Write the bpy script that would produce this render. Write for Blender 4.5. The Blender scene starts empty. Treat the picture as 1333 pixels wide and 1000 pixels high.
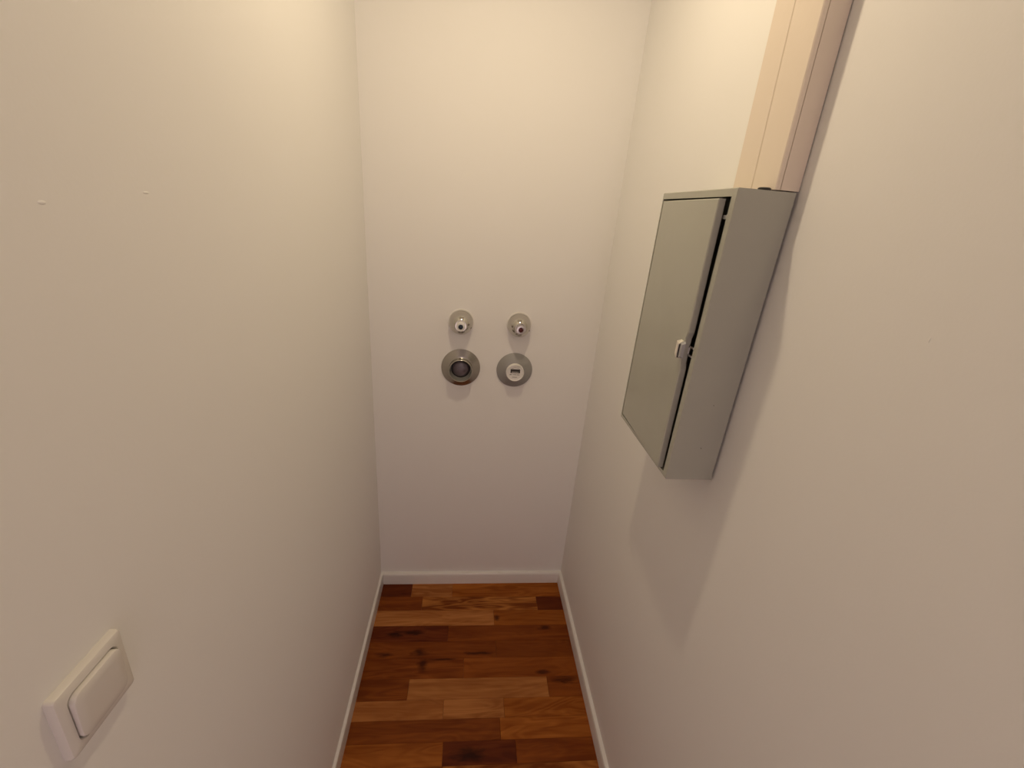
import bpy, bmesh, math, random
from mathutils import Vector, Matrix
random.seed(7)
S = bpy.context.scene
C = S.collection

# ---------------------------------------------------------------- camera, light, exposure
H = 1.65                                    # lens height above the floor
cam_d = bpy.data.cameras.new('camera'); cam = bpy.data.objects.new('camera', cam_d); C.objects.link(cam)
S.camera = cam
cam_d.sensor_fit = 'HORIZONTAL'; cam_d.sensor_width = 36.0; cam_d.lens = 36.0 * 556.6 / 1333.0
cam_d.clip_start = 0.01
R3 = ((0.99327508, 0.04027628, 0.10854691), (-0.08520073, -0.38052698, 0.92083661), (0.0783929, -0.92389233, -0.3745364))
m = Matrix([[R3[i][0], -R3[i][1], -R3[i][2]] for i in range(3)]).to_4x4()
m.translation = Vector((0, 0, H)); cam.matrix_world = m

w = bpy.data.worlds.new('world'); S.world = w; w.use_nodes = True
w.node_tree.nodes['Background'].inputs[0].default_value = (1.0, 0.78, 0.78, 1)
w.node_tree.nodes['Background'].inputs[1].default_value = 1.40

LAMP = (0.07, 0.89, 2.50)
ld = bpy.data.lights.new('ceiling_lamp_light', 'AREA'); ld.shape = 'DISK'; ld.size = 0.055
ld.energy = 5.1; ld.color = (1.0, 0.81, 0.54)
lo = bpy.data.objects.new('ceiling_lamp_light', ld); lo.location = LAMP; C.objects.link(lo)

S.view_settings.view_transform = 'Standard'; S.view_settings.look = 'None'
S.view_settings.gamma = 1.0; S.view_settings.use_curve_mapping = False
S.view_settings.exposure = 0.0

# ---------------------------------------------------------------- materials
def mat(name, col, rough=0.5, metal=0.0, noise=None, bump=None, coat=0.0, spec=None):
    M = bpy.data.materials.new(name); M.use_nodes = True
    nt = M.node_tree; b = nt.nodes['Principled BSDF']
    b.inputs['Base Color'].default_value = (*col, 1); b.inputs['Roughness'].default_value = rough
    b.inputs['Metallic'].default_value = metal; b.inputs['Coat Weight'].default_value = coat
    if spec is not None: b.inputs['Specular IOR Level'].default_value = spec
    tc = nt.nodes.new('ShaderNodeNewGeometry')
    if noise:                                # (scale, amount)
        n = nt.nodes.new('ShaderNodeTexNoise'); n.inputs['Scale'].default_value = noise[0]; n.inputs['Detail'].default_value = 4
        nt.links.new(tc.outputs['Position'], n.inputs['Vector'])
        r = nt.nodes.new('ShaderNodeMix'); r.data_type = 'RGBA'
        k = 1 - noise[1]
        r.inputs['A'].default_value = (col[0]*k, col[1]*k, col[2]*k, 1)
        r.inputs['B'].default_value = (min(1, col[0]*(1+noise[1])), min(1, col[1]*(1+noise[1])), min(1, col[2]*(1+noise[1])), 1)
        nt.links.new(n.outputs['Fac'], r.inputs['Factor']); nt.links.new(r.outputs['Result'], b.inputs['Base Color'])
    if bump:                                 # list of (scale, height in m)
        last = None
        for sc, hgt in bump:
            n = nt.nodes.new('ShaderNodeTexNoise'); n.inputs['Scale'].default_value = sc; n.inputs['Detail'].default_value = 3
            nt.links.new(tc.outputs['Position'], n.inputs['Vector'])
            bp = nt.nodes.new('ShaderNodeBump'); bp.inputs['Distance'].default_value = hgt; bp.inputs['Strength'].default_value = 1
            nt.links.new(n.outputs['Fac'], bp.inputs['Height'])
            if last: nt.links.new(last.outputs['Normal'], bp.inputs['Normal'])
            last = bp
        nt.links.new(last.outputs['Normal'], b.inputs['Normal'])
    return M

WALL = mat('wall_paint', (0.88, 0.87, 0.85), 0.75, bump=[(210, 0.00010), (9, 0.0007)], spec=0.25)
CEIL = mat('ceiling_paint', (0.80, 0.78, 0.75), 0.8, spec=0.2)
SKIRT = mat('skirting_paint', (0.82, 0.80, 0.78), 0.32)
SLAB = mat('screed', (0.10, 0.07, 0.05), 0.9)
GREY = mat('grey_enamel', (0.42, 0.42, 0.365), 0.25, spec=0.75, noise=(9, 0.05), bump=[(420, 0.00006)])
EDGE = mat('grey_enamel_edge', (0.42, 0.42, 0.42), 0.45)
TRUNK = mat('trunking_paint', (0.82, 0.72, 0.61), 0.5, bump=[(60, 0.0003)])
CHROME = mat('chrome', (0.56, 0.54, 0.50), 0.12, 1.0)
BRUSH = mat('satin_chrome', (0.44, 0.42, 0.39), 0.22, 0.95, noise=(40, 0.05))
SATIN = mat('satin_plastic_grey', (0.35, 0.345, 0.335), 0.38, 0.35)
BLACK = mat('black_parts_and_shade', (0.012, 0.012, 0.012), 0.5)  # black parts, also the shade in the latch slot and trunking gap
BLUE = mat('blue_marker', (0.010, 0.022, 0.040), 0.4)
RED = mat('red_marker', (0.07, 0.006, 0.004), 0.4)
WHITE = mat('white_plastic', (0.80, 0.78, 0.75), 0.3)
SWITCH = mat('switch_plastic', (0.76, 0.73, 0.69), 0.22)
LATCH = mat('latch_plastic', (0.74, 0.70, 0.62), 0.4)
STEEL = mat('zinc_steel', (0.60, 0.58, 0.56), 0.3, 1.0)
GLASS = mat('meter_glass', (0.13, 0.105, 0.12), 0.3, noise=(60, 0.6), coat=0.3)
INK = mat('black_print', (0.03, 0.025, 0.022), 0.5)
PLASTER = mat('raw_plaster', (0.86, 0.84, 0.79), 0.9)
def emis(name, col, s):
    M = mat(name, col); b = M.node_tree.nodes['Principled BSDF']
    b.inputs['Emission Color'].default_value = (*col, 1); b.inputs['Emission Strength'].default_value = s; return M
DIFF = emis('lamp_diffuser', (1.0, 0.80, 0.54), 4)

def wood(name, light, dark, streak=0.5, seed=0.0, wave=0.0, knots=()):
    """oiled strip: grain runs along X; knots = [(x, y, half length, half width)] in metres"""
    M = bpy.data.materials.new(name); M.use_nodes = True; nt = M.node_tree; L = nt.links
    b = nt.nodes['Principled BSDF']; b.inputs['Roughness'].default_value = 0.5; b.inputs['Specular IOR Level'].default_value = 0.12
    g = nt.nodes.new('ShaderNodeNewGeometry')
    mp = nt.nodes.new('ShaderNodeMapping'); mp.inputs['Location'].default_value = (seed*1.7, seed*3.1, seed)
    L.new(g.outputs['Position'], mp.inputs['Vector'])
    def noise(sc, sx, sy, det=3, dist=0.0):
        q = nt.nodes.new('ShaderNodeMapping'); q.inputs['Scale'].default_value = (sx, sy, 1)
        L.new(mp.outputs['Vector'], q.inputs['Vector'])
        n = nt.nodes.new('ShaderNodeTexNoise'); n.inputs['Scale'].default_value = sc; n.inputs['Detail'].default_value = det
        n.inputs['Distortion'].default_value = dist
        L.new(q.outputs['Vector'], n.inputs['Vector']); return n.outputs['Fac']
    def mth(op, a, c, clamp=False):
        k = nt.nodes.new('ShaderNodeMath'); k.operation = op; k.use_clamp = clamp
        for i, v in enumerate((a, c)):
            if isinstance(v, (int, float)): k.inputs[i].default_value = v
            else: L.new(v, k.inputs[i])
        return k.outputs[0]
    broad = noise(1.0, 3.0, 26, 4, 0.9)
    fine = noise(1.0, 9.0, 260, 3, 0.3)
    f = mth('ADD', mth('MULTIPLY', mth('SUBTRACT', broad, 0.5), 2.0 + streak*1.2), mth('MULTIPLY', mth('SUBTRACT', fine, 0.5), 0.55))
    # flame figure: contour lines of a stretched noise
    fld = noise(1.0, 2.6, 15, 2, 0.5)
    rings = mth('SINE', mth('MULTIPLY', fld, 62.0), 0.0)
    f = mth('ADD', f, mth('MULTIPLY', rings, 0.10 + 0.30*wave))
    f = mth('ADD', f, 0.45, True)
    mix = nt.nodes.new('ShaderNodeMix'); mix.data_type = 'RGBA'
    mix.inputs['A'].default_value = (*dark, 1); mix.inputs['B'].default_value = (*light, 1)
    L.new(f, mix.inputs['Factor']); colour = mix.outputs['Result']
    for kx, ky, kl, kw in knots:
        sb = nt.nodes.new('ShaderNodeVectorMath'); sb.operation = 'SUBTRACT'; L.new(g.outputs['Position'], sb.inputs[0]); sb.inputs[1].default_value = (kx, ky, 0)
        ml = nt.nodes.new('ShaderNodeVectorMath'); ml.operation = 'MULTIPLY'; L.new(sb.outputs[0], ml.inputs[0]); ml.inputs[1].default_value = (1/kl, 1/kw, 0)
        ln = nt.nodes.new('ShaderNodeVectorMath'); ln.operation = 'LENGTH'; L.new(ml.outputs[0], ln.inputs[0])
        d = mth('ADD', ln.outputs['Value'], mth('MULTIPLY', mth('SUBTRACT', noise(1.0, 22, 70, 4, 0.6), 0.5), 2.2))
        fac = mth('SUBTRACT', 1.35, d, True)
        m2 = nt.nodes.new('ShaderNodeMix'); m2.data_type = 'RGBA'
        L.new(mth('MULTIPLY', fac, 0.85), m2.inputs['Factor']); L.new(colour, m2.inputs['A'])
        m2.inputs['B'].default_value = (dark[0]*0.22, dark[1]*0.16, dark[2]*0.15, 1); colour = m2.outputs['Result']
    L.new(colour, b.inputs['Base Color'])
    bp = nt.nodes.new('ShaderNodeBump'); bp.inputs['Distance'].default_value = 0.0001; L.new(fine, bp.inputs['Height']); L.new(bp.outputs['Normal'], b.inputs['Normal'])
    return M

# ---------------------------------------------------------------- mesh helpers
def obj(name, bm, material, parent=None, smooth=None, kind=None, loc=None):
    bmesh.ops.recalc_face_normals(bm, faces=bm.faces)
    if smooth is not None:
        for f in bm.faces: f.smooth = True
        for e in bm.edges:
            if len(e.link_faces) == 2 and e.calc_face_angle() > math.radians(smooth): e.smooth = False
    if loc is not None: bmesh.ops.translate(bm, vec=-Vector(loc), verts=bm.verts)
    me = bpy.data.meshes.new(name); bm.to_mesh(me); bm.free(); me.materials.append(material)
    o = bpy.data.objects.new(name, me); C.objects.link(o)
    base = Vector((0, 0, 0))
    if loc is not None: o.location = loc
    if parent is not None:
        o.parent = parent; o.location = (Vector(loc) if loc is not None else base) - world_loc(parent)
    if kind: o['kind'] = kind
    return o
def world_loc(o):
    v = Vector(o.location)
    while o.parent: o = o.parent; v += o.location
    return v
def thing(name, label, cat, loc, group=None):
    o = bpy.data.objects.new(name, None); C.objects.link(o); o.location = loc; o.empty_display_size = 0.05
    o['label'] = label; o['category'] = cat
    if group: o['group'] = group
    return o
def add_box(bm, lo, hi, bevel=0.0, seg=2):
    vs = [bm.verts.new((x, y, z)) for x in (lo[0], hi[0]) for y in (lo[1], hi[1]) for z in (lo[2], hi[2])]
    fs = [(0,1,3,2), (4,6,7,5), (0,4,5,1), (2,3,7,6), (0,2,6,4), (1,5,7,3)]
    F = [bm.faces.new([vs[i] for i in f]) for f in fs]
    if bevel:
        E = list({e for f in F for e in f.edges})
        bmesh.ops.bevel(bm, geom=E, offset=bevel, segments=seg, affect='EDGES', profile=0.5)
def box(lo, hi, bevel=0.0, seg=2):
    bm = bmesh.new(); add_box(bm, lo, hi, bevel, seg); return bm
def add_lathe(bm, prof, cx, cz, y0, n=64):
    """profile [(radius, protrusion)] turned about the axis that leaves the back wall towards -Y"""
    rings = []
    for r, p in prof:
        if r < 1e-6: rings.append([bm.verts.new((cx, y0-p, cz))])
        else: rings.append([bm.verts.new((cx + r*math.cos(2*math.pi*k/n), y0-p, cz + r*math.sin(2*math.pi*k/n))) for k in range(n)])
    for a, b in zip(rings, rings[1:]):
        for k in range(n):
            j = (k+1) % n
            if len(a) == 1 and len(b) == 1: continue
            if len(a) == 1: bm.faces.new((a[0], b[k], b[j]))
            elif len(b) == 1: bm.faces.new((a[k], a[j], b[0]))
            else: bm.faces.new((a[k], a[j], b[j], b[k]))
def lathe(prof, cx, cz, y0, n=64):
    bm = bmesh.new(); add_lathe(bm, prof, cx, cz, y0, n); return bm
def rrect(cy, cz, hy, hz, r, n=8):
    """rounded rectangle in the YZ plane"""
    out = []
    for sy, sz, a0 in ((1, 1, 0), (-1, 1, 90), (-1, -1, 180), (1, -1, 270)):
        for k in range(n+1):
            a = math.radians(a0 + 90*k/n)
            out.append((cy + sy*(hy-r) + r*math.cos(a), cz + sz*(hz-r) + r*math.sin(a)))
    return out
def add_loft(bm, loops, cap0=True, cap1=True):
    vv = [[bm.verts.new(p) for p in lp] for lp in loops]
    for a, b in zip(vv, vv[1:]):
        for k in range(len(a)):
            j = (k+1) % len(a); bm.faces.new((a[k], a[j], b[j], b[k]))
    if cap0: bm.faces.new(vv[0])
    if cap1: bm.faces.new(vv[-1])

# ---------------------------------------------------------------- the setting
XL, XR, YB, YF, ZC = -0.3506, 0.4958, 1.5411, -1.40, LAMP[2] + 0.10
T = 0.10
obj('wall_left', box((XL-T, YF-T, 0), (XL, YB+T, ZC)), WALL, kind='structure')
obj('wall_right', box((XR, YF-T, 0), (XR+T, YB+T, ZC)), WALL, kind='structure')
obj('wall_back', box((XL, YB, 0), (XR, YB+T, ZC)), WALL, kind='structure')
bm = bmesh.new()                             # front wall behind the lens, with the open doorway
add_box(bm, (XL, YF-T, 0), (XL+0.06, YF, ZC)); add_box(bm, (XR-0.06, YF-T, 0), (XR, YF, ZC)); add_box(bm, (XL+0.06, YF-T, 2.05), (XR-0.06, YF, ZC))
obj('wall_front', bm, WALL, kind='structure')
obj('ceiling', box((XL-T, YF-T, ZC), (XR+T, YB+T, ZC+T)), CEIL, kind='structure')
floor = obj('floor', box((XL-T, YF-T, -0.10), (XR+T, YB+T, -0.013)), SLAB, kind='structure')

# skirting: 58 mm high, eased top edge, mitred in the corners
SL, SR, SB, SH = 0.0110, 0.0140, 0.0165, 0.0600
def skirt(name, pts):
    """pts: for each end of the run, function (out, height) -> point"""
    prof = [(0, 0.0008), (1, 0.0008), (1, 0.86), (0.93, 0.95), (0.80, 0.995), (0.62, 1.0), (0, 1.0)]
    bm = bmesh.new(); add_loft(bm, [[f(a, b) for a, b in prof] for f in pts]); return obj(name, bm, SKIRT, smooth=40, kind='structure')
skirt('baseboard_left', [lambda a, b: (XL+a*SL, YF, b*SH), lambda a, b: (XL+a*SL, YB-a*SB, b*SH)])
skirt('baseboard_right', [lambda a, b: (XR-a*SR, YF, b*SH), lambda a, b: (XR-a*SR, YB-a*SB, b*SH)])
skirt('baseboard_back', [lambda a, b: (XL+a*SL, YB-a*SB, b*SH), lambda a, b: (XR-a*SR, YB-a*SB, b*SH)])

# ---------------------------------------------------------------- parquet strips, each one an object under the floor
TONE = {  # linear colours (light, dark)
 'pale':  ((0.51, 0.205, 0.062), (0.30, 0.100, 0.023)),
 'mid':   ((0.40, 0.128, 0.020), (0.24, 0.062, 0.007)),
 'amber': ((0.47, 0.175, 0.038), (0.175, 0.042, 0.006)),
 'umber': ((0.31, 0.090, 0.014), (0.19, 0.044, 0.005)),
 'brown': ((0.265, 0.070, 0.010), (0.155, 0.033, 0.004)),
 'deep':  ((0.175, 0.038, 0.008), (0.090, 0.015, 0.004))}
def sy(y, x): return y - 0.0125*(x - XL)       # the strips run very slightly out of square
PX = 0.0006
rows = [  # far edge, near edge, [(x0, x1, tone, streak, wave, knots)]
 (1.560, 1.456, [(XL, -.206, 'deep', .3, 0, ()), (-.206, -.022, 'pale', .6, .6, ()), (-.022, XR, 'mid', .8, .6, ())]),
 (1.456, 1.384, [(XL, -.152, 'brown', .3, 0, ()), (-.152, .365, 'amber', 1.0, 1.0, ()), (.365, XR, 'deep', .2, 0, ())]),
 (1.384, 1.309, [(XL, .165, 'pale', .5, .1, ()), (.165, XR, 'mid', .3, 0, ((.178, 1.338, .010, .014),))]),
 (1.309, 1.238, [(XL, -.030, 'deep', .9, .3, ((-.25, 1.27, .03, .012), (-.17, 1.275, .05, .010))), (-.030, XR, 'brown', .3, 0, ((.385, 1.285, .026, .009),))]),
 (1.238, 1.166, [(XL, .167, 'brown', .4, .1, ((-.135, 1.187, .030, .015), (.100, 1.180, .060, .007), (-.27, 1.183, .030, .010))), (.167, XR, 'brown', .1, 0, ((.455, 1.232, .03, .007),))]),
 (1.166, 1.088, [(XL, .037, 'brown', .8, .5, ((-.12, 1.142, .016, .026), (-.05, 1.158, .060, .005))), (.037, XR, 'umber', .2, 0, ((.345, 1.095, .024, .008),))]),
 (1.088, 1.013, [(XL, -.163, 'brown', .7, .5, ()), (-.163, .356, 'pale', .3, .1, ()), (.356, XR, 'brown', .5, .1, ((.435, 1.065, .045, .014),))]),
 (1.013, .948, [(XL, -.031, 'pale', .1, 0, ()), (-.031, .185, 'pale', .5, .2, ()), (.185, XR, 'mid', .6, .5, ())]),
 (.948, .880, [(XL, .167, 'brown', .5, .2, ()), (.167, XR, 'mid', .9, .4, ())]),
 (.880, .812, [(XL, -.025, 'mid', .5, .3, ()), (-.025, .216, 'deep', .5, .4, ((.06, .835, .05, .02),)), (.216, XR, 'brown', .4, .1, ())])]
y = 0.812
tn = ['mid', 'brown', 'pale', 'amber', 'brown', 'deep']
while y > YF:
    y2 = max(y-0.0715, YF - 0.02)
    cut = random.uniform(-.2, .35)
    rows.append((y, y2, [(XL, cut, random.choice(tn), .5, .3, ()), (cut, XR, random.choice(tn), .5, .3, ())])); y = y2
mcache = {}
for ri, (ya, yb, segs) in enumerate(rows):
    for si, (x0, x1, tone, streak, wave, knots) in enumerate(segs):
        a0 = x0 + (0.0012 if x0 == XL else PX/2); a1 = x1 - (0.0012 if x1 == XR else PX/2)
        g = 0.00025
        def yy(v, x, s):                       # back row is cut straight along the wall
            return min(YB-0.0012, sy(v, x) + s)
        def ringp(ins, z):
            return [(a0+ins, yy(yb, a0, g+ins), z), (a1-ins, yy(yb, a1, g+ins), z), (a1-ins, yy(ya, a1, -g-ins), z), (a0+ins, yy(ya, a0, -g-ins), z)]
        lift = random.uniform(-0.00012, 0.00012)
        bm = bmesh.new(); add_loft(bm, [ringp(0, -0.013), ringp(0, -0.0004+lift), ringp(0.0004, lift)])
        l, d = TONE[tone]; k = random.uniform(.93, 1.07)
        if ri < 10: M = wood('oak_strip', tuple(c*k for c in l), tuple(c*k for c in d), streak, ri*1.37+si*0.71, wave, knots)
        else:
            if tone not in mcache: mcache[tone] = wood('oak_strip', l, d, .5, len(mcache)*2.3, .3)
            M = mcache[tone]
        c = ((a0+a1)/2, (ya+yb)/2, -0.013)
        obj('parquet_strip', bm, M, floor, loc=c)

# ---------------------------------------------------------------- ceiling lamp (lights the closet; above the frame)
lamp = thing('ceiling_lamp', 'small round surface-mounted ceiling lamp above the closet, out of the frame', 'lamp', (LAMP[0], LAMP[1], ZC))
bm = bmesh.new()
n = 48
def disc(r, z): return [(LAMP[0]+r*math.cos(2*math.pi*k/n), LAMP[1]+r*math.sin(2*math.pi*k/n), z) for k in range(n)]
add_loft(bm, [disc(.062, ZC), disc(.062, LAMP[2]+.012), disc(.059, LAMP[2]+.008), disc(.052, LAMP[2]+.008), disc(.050, LAMP[2]+.014), disc(.050, LAMP[2]+.070)])
obj('lamp_housing', bm, WHITE, lamp, smooth=35)
bm = bmesh.new(); add_loft(bm, [disc(.048, LAMP[2]+.018), disc(.048, LAMP[2]+.030)])
obj('lamp_diffuser', bm, DIFF, lamp, smooth=35)

# ---------------------------------------------------------------- grey metal distribution box on the right wall
FX, BX = 0.3955, 0.4898                       # front plane, back plane
Y0, Y1, Z0, Z1 = 0.6735, 0.9460, 1.1890, 1.7090
eb = thing('electrical_enclosure', 'grey enamelled metal distribution box with its narrow door ajar, mounted on the right wall', 'electrical box', (XR, (Y0+Y1)/2, Z0))
t = 0.0015
bm = bmesh.new()
# hollow folded shell: the loops run outside, over the front edge, back along the inner rim
def yzloop(x, y0, y1, z0, z1): return [(x, y0, z0), (x, y1, z0), (x, y1, z1), (x, y0, z1)]
IY0, IY1, IZ0, IZ1 = Y0+0.0135, Y1-0.0045, Z0+0.0085, Z1-0.0120
add_loft(bm, [yzloop(BX, Y0, Y1, Z0, Z1), yzloop(FX+0.0012, Y0, Y1, Z0, Z1), yzloop(FX, Y0+0.0012, Y1-0.0012, Z0+0.0012, Z1-0.0012),
              yzloop(FX, IY0, IY1, IZ0, IZ1), yzloop(FX+0.012, IY0, IY1, IZ0, IZ1),
              yzloop(FX+0.012, Y0+t, Y1-t, Z0+t, Z1-t), yzloop(BX-t, Y0+t, Y1-t, Z0+t, Z1-t)])
obj('casing', bm, GREY, eb)
bm = bmesh.new()                              # recessed mounting frame between box and wall
add_box(bm, (BX, Y0+0.022, Z0+0.022), (XR, Y1-0.022, Z1-0.022)); obj('mounting_frame', bm, BLACK, eb)
# door: folded pan hinged on the far side, standing a few degrees open
DY0, DY1, DZ0, DZ1 = IY0+0.0105, IY1-0.0020, IZ0+0.0030, IZ1-0.0035
ang = 2.6
hinge = Vector((FX, DY1, (DZ0+DZ1)/2))
def swing(bm, twist=0.0):
    for v in bm.verts:
        a = math.radians(ang + twist*(v.co.z-hinge.z)/0.5)
        d = v.co - hinge
        v.co = hinge + Vector((d.x*math.cos(a) + d.y*math.sin(a), -d.x*math.sin(a)*0 + d.y*math.cos(a) , d.z))
DT = 0.0115
bm = bmesh.new()
# outline of the door with the latch bulge on the near edge
zc = 1.443
out = [(DY1, DZ0), (DY1, DZ1), (DY0, DZ1), (DY0, zc+0.034), (DY0+0.0045, zc+0.022), (DY0+0.0045, zc-0.022), (DY0, zc-0.034), (DY0, DZ0)]
def ins(k):
    cy, cz = (DY0+DY1)/2, (DZ0+DZ1)/2
    return [(y_ + (k if y_ < cy else -k), z_ + (k if z_ < DZ0+.01 else (-k if z_ > DZ1-.01 else 0))) for y_, z_ in out]
add_loft(bm, [[(FX+DT, a, b) for a, b in ins(0)], [(FX+0.0015, a, b) for a, b in ins(0)], [(FX, a, b) for a, b in ins(0.0015)]])
swing(bm, 1.1)
door = obj('door', bm, GREY, eb)
# latch: pale pinch grip standing off the door
hx = FX
bm = bmesh.new()
hy, hz0, hz1 = DY0+0.0075, zc-0.0165, zc+0.0165
add_loft(bm, [[(hx, hy, hz0), (hx, hy+0.011, hz0+.004), (hx, hy+0.011, hz1), (hx, hy, hz1)],
              [(hx-0.0095, hy, hz0+0.001), (hx-0.0095, hy+0.0075, hz0+.008), (hx-0.0095, hy+0.0085, hz1-0.002), (hx-0.0095, hy, hz1-0.006)]])
bmesh.ops.bevel(bm, geom=list(bm.edges), offset=0.0003, segments=1, affect='EDGES')
swing(bm, 1.1); hd = obj('latch_handle', bm, LATCH, door); hd['label'] = 'cream plastic pinch grip'
bm = bmesh.new()
add_box(bm, (hx-0.0080, hy-0.0022, hz0+.002), (hx+0.001, hy-0.0001, hz1-.006), 0.0002, 1); swing(bm, 1.1)  # solid black strip stands in for the shade inside the slot
sl = obj('latch_slot_shade', bm, BLACK, door); sl['label'] = 'black strip for the shade in the slot beside the grip'
bm = bmesh.new()
add_loft(bm, [[(hx+.001, hy-0.0068, hz0+.003), (hx+.001, hy-0.0022, hz0+.001), (hx+.001, hy-0.0022, hz1), (hx+.001, hy-0.0068, hz1-.003)],
              [(hx-.0050, hy-0.0065, hz0+.006), (hx-.0065, hy-0.0024, hz0+.003), (hx-.0065, hy-0.0024, hz1-.003), (hx-.0050, hy-0.0065, hz1-.006)]])
swing(bm, 1.1); obj('latch_plate', bm, EDGE, door)
bm = bmesh.new()                               # C-shaped striker in the gap
sx = FX - 0.004
for a in (zc+0.006, zc-0.009):
    add_box(bm, (sx+0.003, IY0-0.001, a), (sx+0.0065, DY0+0.006, a+0.0035), 0.0005)
add_box(bm, (sx+0.003, DY0+0.002, zc-0.009), (sx+0.0065, DY0+0.006, zc+0.0095), 0.0005)
st = obj('latch_striker', bm, STEEL, eb); st['label'] = 'bright metal catch in the dark door gap'
bm = bmesh.new(); add_box(bm, (FX+0.001, IY0, 1.664), (FX+0.010, DY0+0.002, 1.670), 0.0005); obj('stay_arm', bm, EDGE, eb)
# paint chips and specks on the near side
for sxx, sz, r1, r2 in ((0.4529, 1.3495, .0009, .0007), (0.4516, 1.2593, .0016, .0006)):
    bm = bmesh.new(); q = [(sxx + r1*math.cos(a*math.pi/5), sz + r2*math.sin(a*math.pi/5) - .25*r1*math.cos(a*math.pi/5)) for a in range(10)]
    add_loft(bm, [[(x_, Y0, z_) for x_, z_ in q], [(x_, Y0-0.00015, z_) for x_, z_ in q]]); obj('paint_chip', bm, INK, eb)
# black disc painted in for the dark gap under the trunking
bm = bmesh.new(); n = 24
def ell(k, z): return [(0.4440+0.0090*k*math.cos(2*math.pi*i/n), Y0+0.012+0.010*k*math.sin(2*math.pi*i/n), z) for i in range(n)]
add_loft(bm, [ell(1, Z1), ell(1, Z1+0.0030), ell(.8, Z1+0.0042)]); gl = obj('cable_gap_shade', bm, BLACK, eb, smooth=40); gl['label'] = 'black disc for the shade in the gap where the cable enters'

# ---------------------------------------------------------------- two cable trunkings rising from the box
def trunk(label, y0, y1, lean0, lean1, xf):
    tr = thing('cable_trunking', label, 'cable trunking', (XR, (y0+y1)/2, Z1), group='cable trunkings above the grey box')
    zb = Z1 + 0.0018
    hh = ZC - zb
    def lp(x, e, z):
        k = (z-zb)/hh; return x, y0+e+lean0*k, y1-e+lean1*k
    def loop(xa, xb, e, z):
        _, a, b = lp(0, e, z); return [(xa, a, z), (xb, a, z), (xb, b, z), (xa, b, z)]
    bm = bmesh.new(); add_loft(bm, [loop(xf+0.0094, XR-0.0016, 0.0010, zb), loop(xf+0.0094, XR-0.0016, 0.0010, ZC)])
    obj('trunking_body', bm, TRUNK, tr)
    bm = bmesh.new()
    def cl(z):
        _, a, b = lp(0, 0, z); r = 0.0015
        return [(xf+0.0078, a, z), (xf+r, a, z), (xf, a+r, z), (xf, b-r, z), (xf+r, b, z), (xf+0.0078, b, z)]
    add_loft(bm, [cl(zb), cl(ZC)]); obj('trunking_lid', bm, TRUNK, tr, smooth=20)
trunk('near cable trunking above the grey box, white, its side turned to the camera', 0.6746, 0.7362, 0.030, 0.045, 0.4543)
trunk('far cable trunking above the grey box, white, behind the near one', 0.7372, 0.7935, 0.045, 0.026, 0.4548)

# ---------------------------------------------------------------- plumbing fittings on the back wall
def valve(cx, cz, r, marker, label, mname, ring_mat, ring_label):
    v = thing('shutoff_valve', label, 'valve', (cx, YB, cz), group='concealed shutoff valves on the back wall')
    dome = [(r*.985, 0), (r, .003), (r*.985, .010), (r*.93, .020), (r*.84, .030), (r*.71, .039), (r*.57, .046), (r*.50, .049), (r*.46, .050), (r*.44, .054), (0, .054)]
    bm = lathe(dome, cx, cz, YB); obj('valve_cap', bm, CHROME, v, smooth=50)
    bm = lathe([(.0165, .052), (.0165, .064), (.0150, .068), (.0095, .0685), (.0085, .064), (0, .064)], cx, cz, YB, 40)
    s = obj('stem_collar', bm, ring_mat, v, smooth=40); s['label'] = ring_label
    bm = lathe([(.0078, .060), (.0078, .0685), (.006, .0695), (0, .0695)], cx, cz, YB, 32)
    s = obj('marker_button', bm, marker, v, smooth=40); s['label'] = mname
    # trim ring of bare plaster left around the cap
    bm = lathe([(r*1.07, 0), (r*1.06, .0012), (r*.98, .0014), (r*.98, 0)], cx, cz+0.003, YB, 48); obj('plaster_ring', bm, PLASTER, v)
    # two grub screws on the cap flank
    bm = bmesh.new(); a = math.radians(-20)
    add_lathe(bm, [(.0042, 0), (.0042, .0035), (.003, .0042), (0, .0042)], cx + r*.82*math.cos(a), cz + r*.62*math.sin(a)-.002, YB-.024, 20)
    obj('grub_screw', bm, BLACK, v, smooth=40)
valve(-0.0240, 1.2580, .0440, BLUE, 'chrome valve cap with dark blue centre in a white collar, above the open sleeve', 'dark blue button', WHITE, 'white plastic collar')
valve(0.1895, 1.2595, .0436, RED, 'chrome valve cap with dark red centre, above the white meter dial', 'dark red button', STEEL, 'bright metal collar')

r1 = thing('water_meter_fitting', 'round chrome wall rosette with an open sleeve and dark glass inside', 'water meter', (-0.0195, YB, 1.083))
cx, cz = -0.0195, 1.0830
bm = lathe([(.0725, 0), (.0735, .002), (.0730, .004), (.062, .0085), (.052, .0125), (.0462, .0150), (.0440, .0155), (0.0435, .010)], cx, cz, YB, 96); obj('rosette', bm, BRUSH, r1, smooth=40)
bm = lathe([(.0442, .008), (.0442, .039), (.0434, .041), (.0420, .0418), (.0410, .0410), (.0408, .038), (.0385, .012)], cx, cz, YB, 80); obj('sleeve', bm, BRUSH, r1, smooth=40)
bm = lathe([(.0365, .010), (.0365, .0125), (.0325, .0130), (.0318, .016), (.0305, .0165), (.0300, .014)], cx, cz, YB, 64); obj('inner_ring', bm, BLACK, r1, smooth=40)
bm = lathe([(.0306, .0130), (.0300, .0160), (.0240, .0185), (.0130, .0200), (0, .0205)], cx, cz, YB, 64); obj('added_sleeve_liner', lathe([(.0407, .0385), (.0380, .013), (.0360, .012)], cx, cz, YB, 64), SATIN, r1, smooth=50)  # liner added in plain grey so the sleeve's inner wall looks lit
g = obj('meter_glass', bm, GLASS, r1, smooth=60); g['label'] = 'dark violet glass dial'

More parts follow.
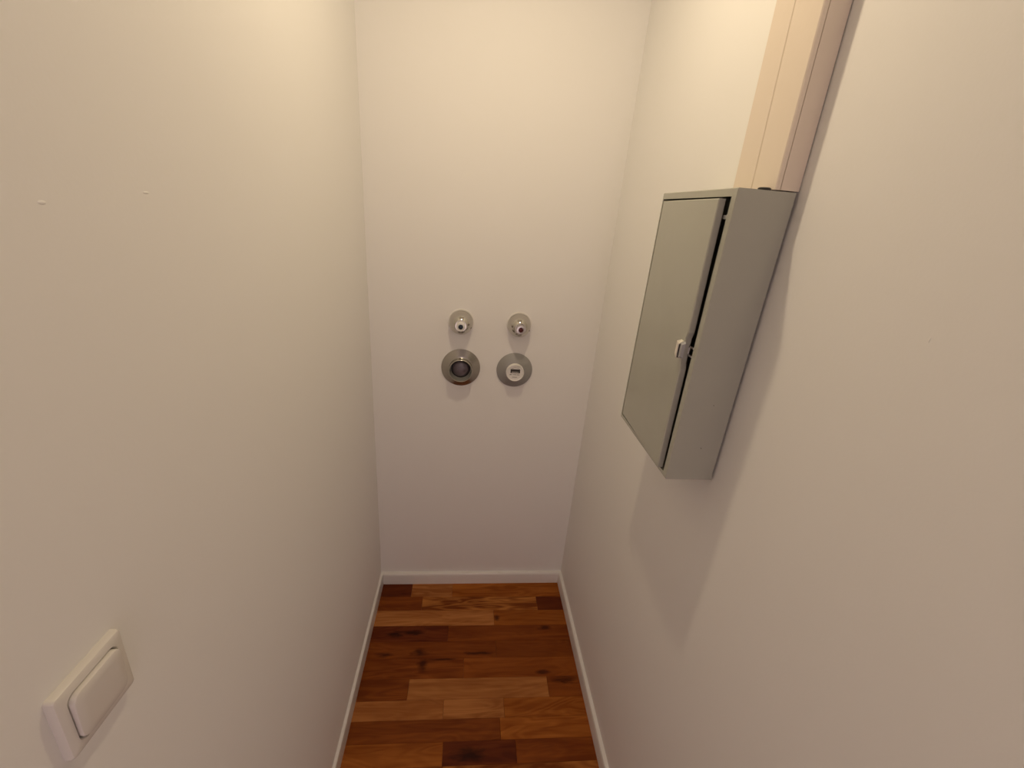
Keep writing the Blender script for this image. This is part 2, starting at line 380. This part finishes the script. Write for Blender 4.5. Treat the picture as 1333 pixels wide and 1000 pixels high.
r2 = thing('water_meter', 'round grey wall rosette with a small white meter dial in its centre', 'water meter', (0.186, YB, 1.0825))
cx, cz = 0.1860, 1.0825
bm = lathe([(.0680, 0), (.0692, .002), (.0685, .004), (.057, .0105), (.046, .016), (.037, .0195), (.0340, .0205), (.0335, .015)], cx, cz, YB, 96); obj('rosette', bm, SATIN, r2, smooth=40)
bm = lathe([(.0340, .015), (.0340, .034), (.0330, .0365), (.0308, .037), (.0295, .0355), (.0288, .0345), (0, .0345)], cx, cz, YB, 64); dial = obj('meter_dial', bm, WHITE, r2, smooth=40); dial['label'] = 'white plastic dial'
fy = YB - 0.0345
bm = box((cx-.0180, fy-.0010, cz+.0000), (cx+.0180, fy, cz+.0150)); d = obj('display_window', bm, INK, dial)
for k in range(5):
    bm = box((cx-.0120+.0052*k, fy-.0013, cz+.0020), (cx-.0088+.0052*k, fy-.0009, cz+.0052)); obj('digit_drum', bm, WHITE, dial)
bm = bmesh.new()                               # tiny illegible print under the window, and the arc above it
xk = cx-.020
for wd in (.004, .0025, 0, .003, .004, .0022, .0035, .003):
    if wd: add_box(bm, (xk, fy-.0003, cz-.0085+.0006*((xk*1e4)%2)), (xk+wd, fy+.0002, cz-.0055))
    xk += wd + .0020
for k in range(9):
    a = math.radians(40+100*k/8); a2 = math.radians(40+100*(k+.92)/8)
    if k == 8: break
    p = [(cx+rr*math.cos(t_), cz+rr*math.sin(t_)) for rr, t_ in ((.0215, a), (.0222, a), (.0222, a2), (.0215, a2))]
    add_loft(bm, [[(x_, fy+.0001, z_) for x_, z_ in p], [(x_, fy-.0003, z_) for x_, z_ in p]])
add_box(bm, (cx-.010, fy-.0003, cz-.0175), (cx+.008, fy+.0002, cz-.0162))
obj('dial_print', bm, INK, dial)

# small lumps and nicks in the wall paint
for wall, x, sgn, spots in (('wall_left', XL, 1, ((0.412, 1.626, .0040, .0018), (0.537, 1.637, .0050, .0012), (0.885, 1.604, .0025, .0020))), ('wall_right', XR, -1, ((0.4046, 1.5561, .0010, .0035),))):
    for y_, z_, ry, rz in spots:
        bm = bmesh.new(); q = lambda k, h: [(x + sgn*h, y_ + ry*k*math.cos(i*math.pi/6), z_ + rz*k*math.sin(i*math.pi/6)) for i in range(12)]
        add_loft(bm, [q(1, 0), q(.75, .0003), q(.3, .00045)])
        obj('paint_blemish', bm, WALL, bpy.data.objects[wall], smooth=60)

# ---------------------------------------------------------------- light switch on the left wall
sw = thing('light_switch', 'white square rocker light switch low on the left wall', 'light switch', (XL, 0.3038, 1.1865))
cy, cz = 0.3038, 1.1865
ROT = 0.045                                    # it sits a touch out of level
def rot(a, b): return cy + (a-cy) + ROT*(b-cz), b - ROT*(a-cy)
bm = bmesh.new()
def sq(h, r, x): return [(XL+x, *rot(a, b)) for a, b in rrect(cy, cz, h, h, r)]
add_loft(bm, [sq(.0382, .0030, 0), sq(.0380, .0030, .0055), sq(.0370, .0034, .0076), sq(.0340, .0040, .0090), sq(.0290, .0085, .0092), sq(.0283, .0090, .0078), sq(.0279, .0090, .0030)])
obj('cover_frame', bm, SWITCH, sw, smooth=35)
bm = bmesh.new()
def rk(h, r, x, tilt):
    return [(XL + x + tilt*(b-cz)/0.03, *rot(a, b)) for a, b in rrect(cy, cz, h, h, r)]
add_loft(bm, [rk(.0273, .0090, .0040, 0), rk(.0273, .0090, .0110, .0010), rk(.0268, .0090, .0124, .0011), rk(.0250, .0088, .0132, .0012), rk(.0180, .0080, .0135, .0012)])
obj('rocker', bm, SWITCH, sw, smooth=40)
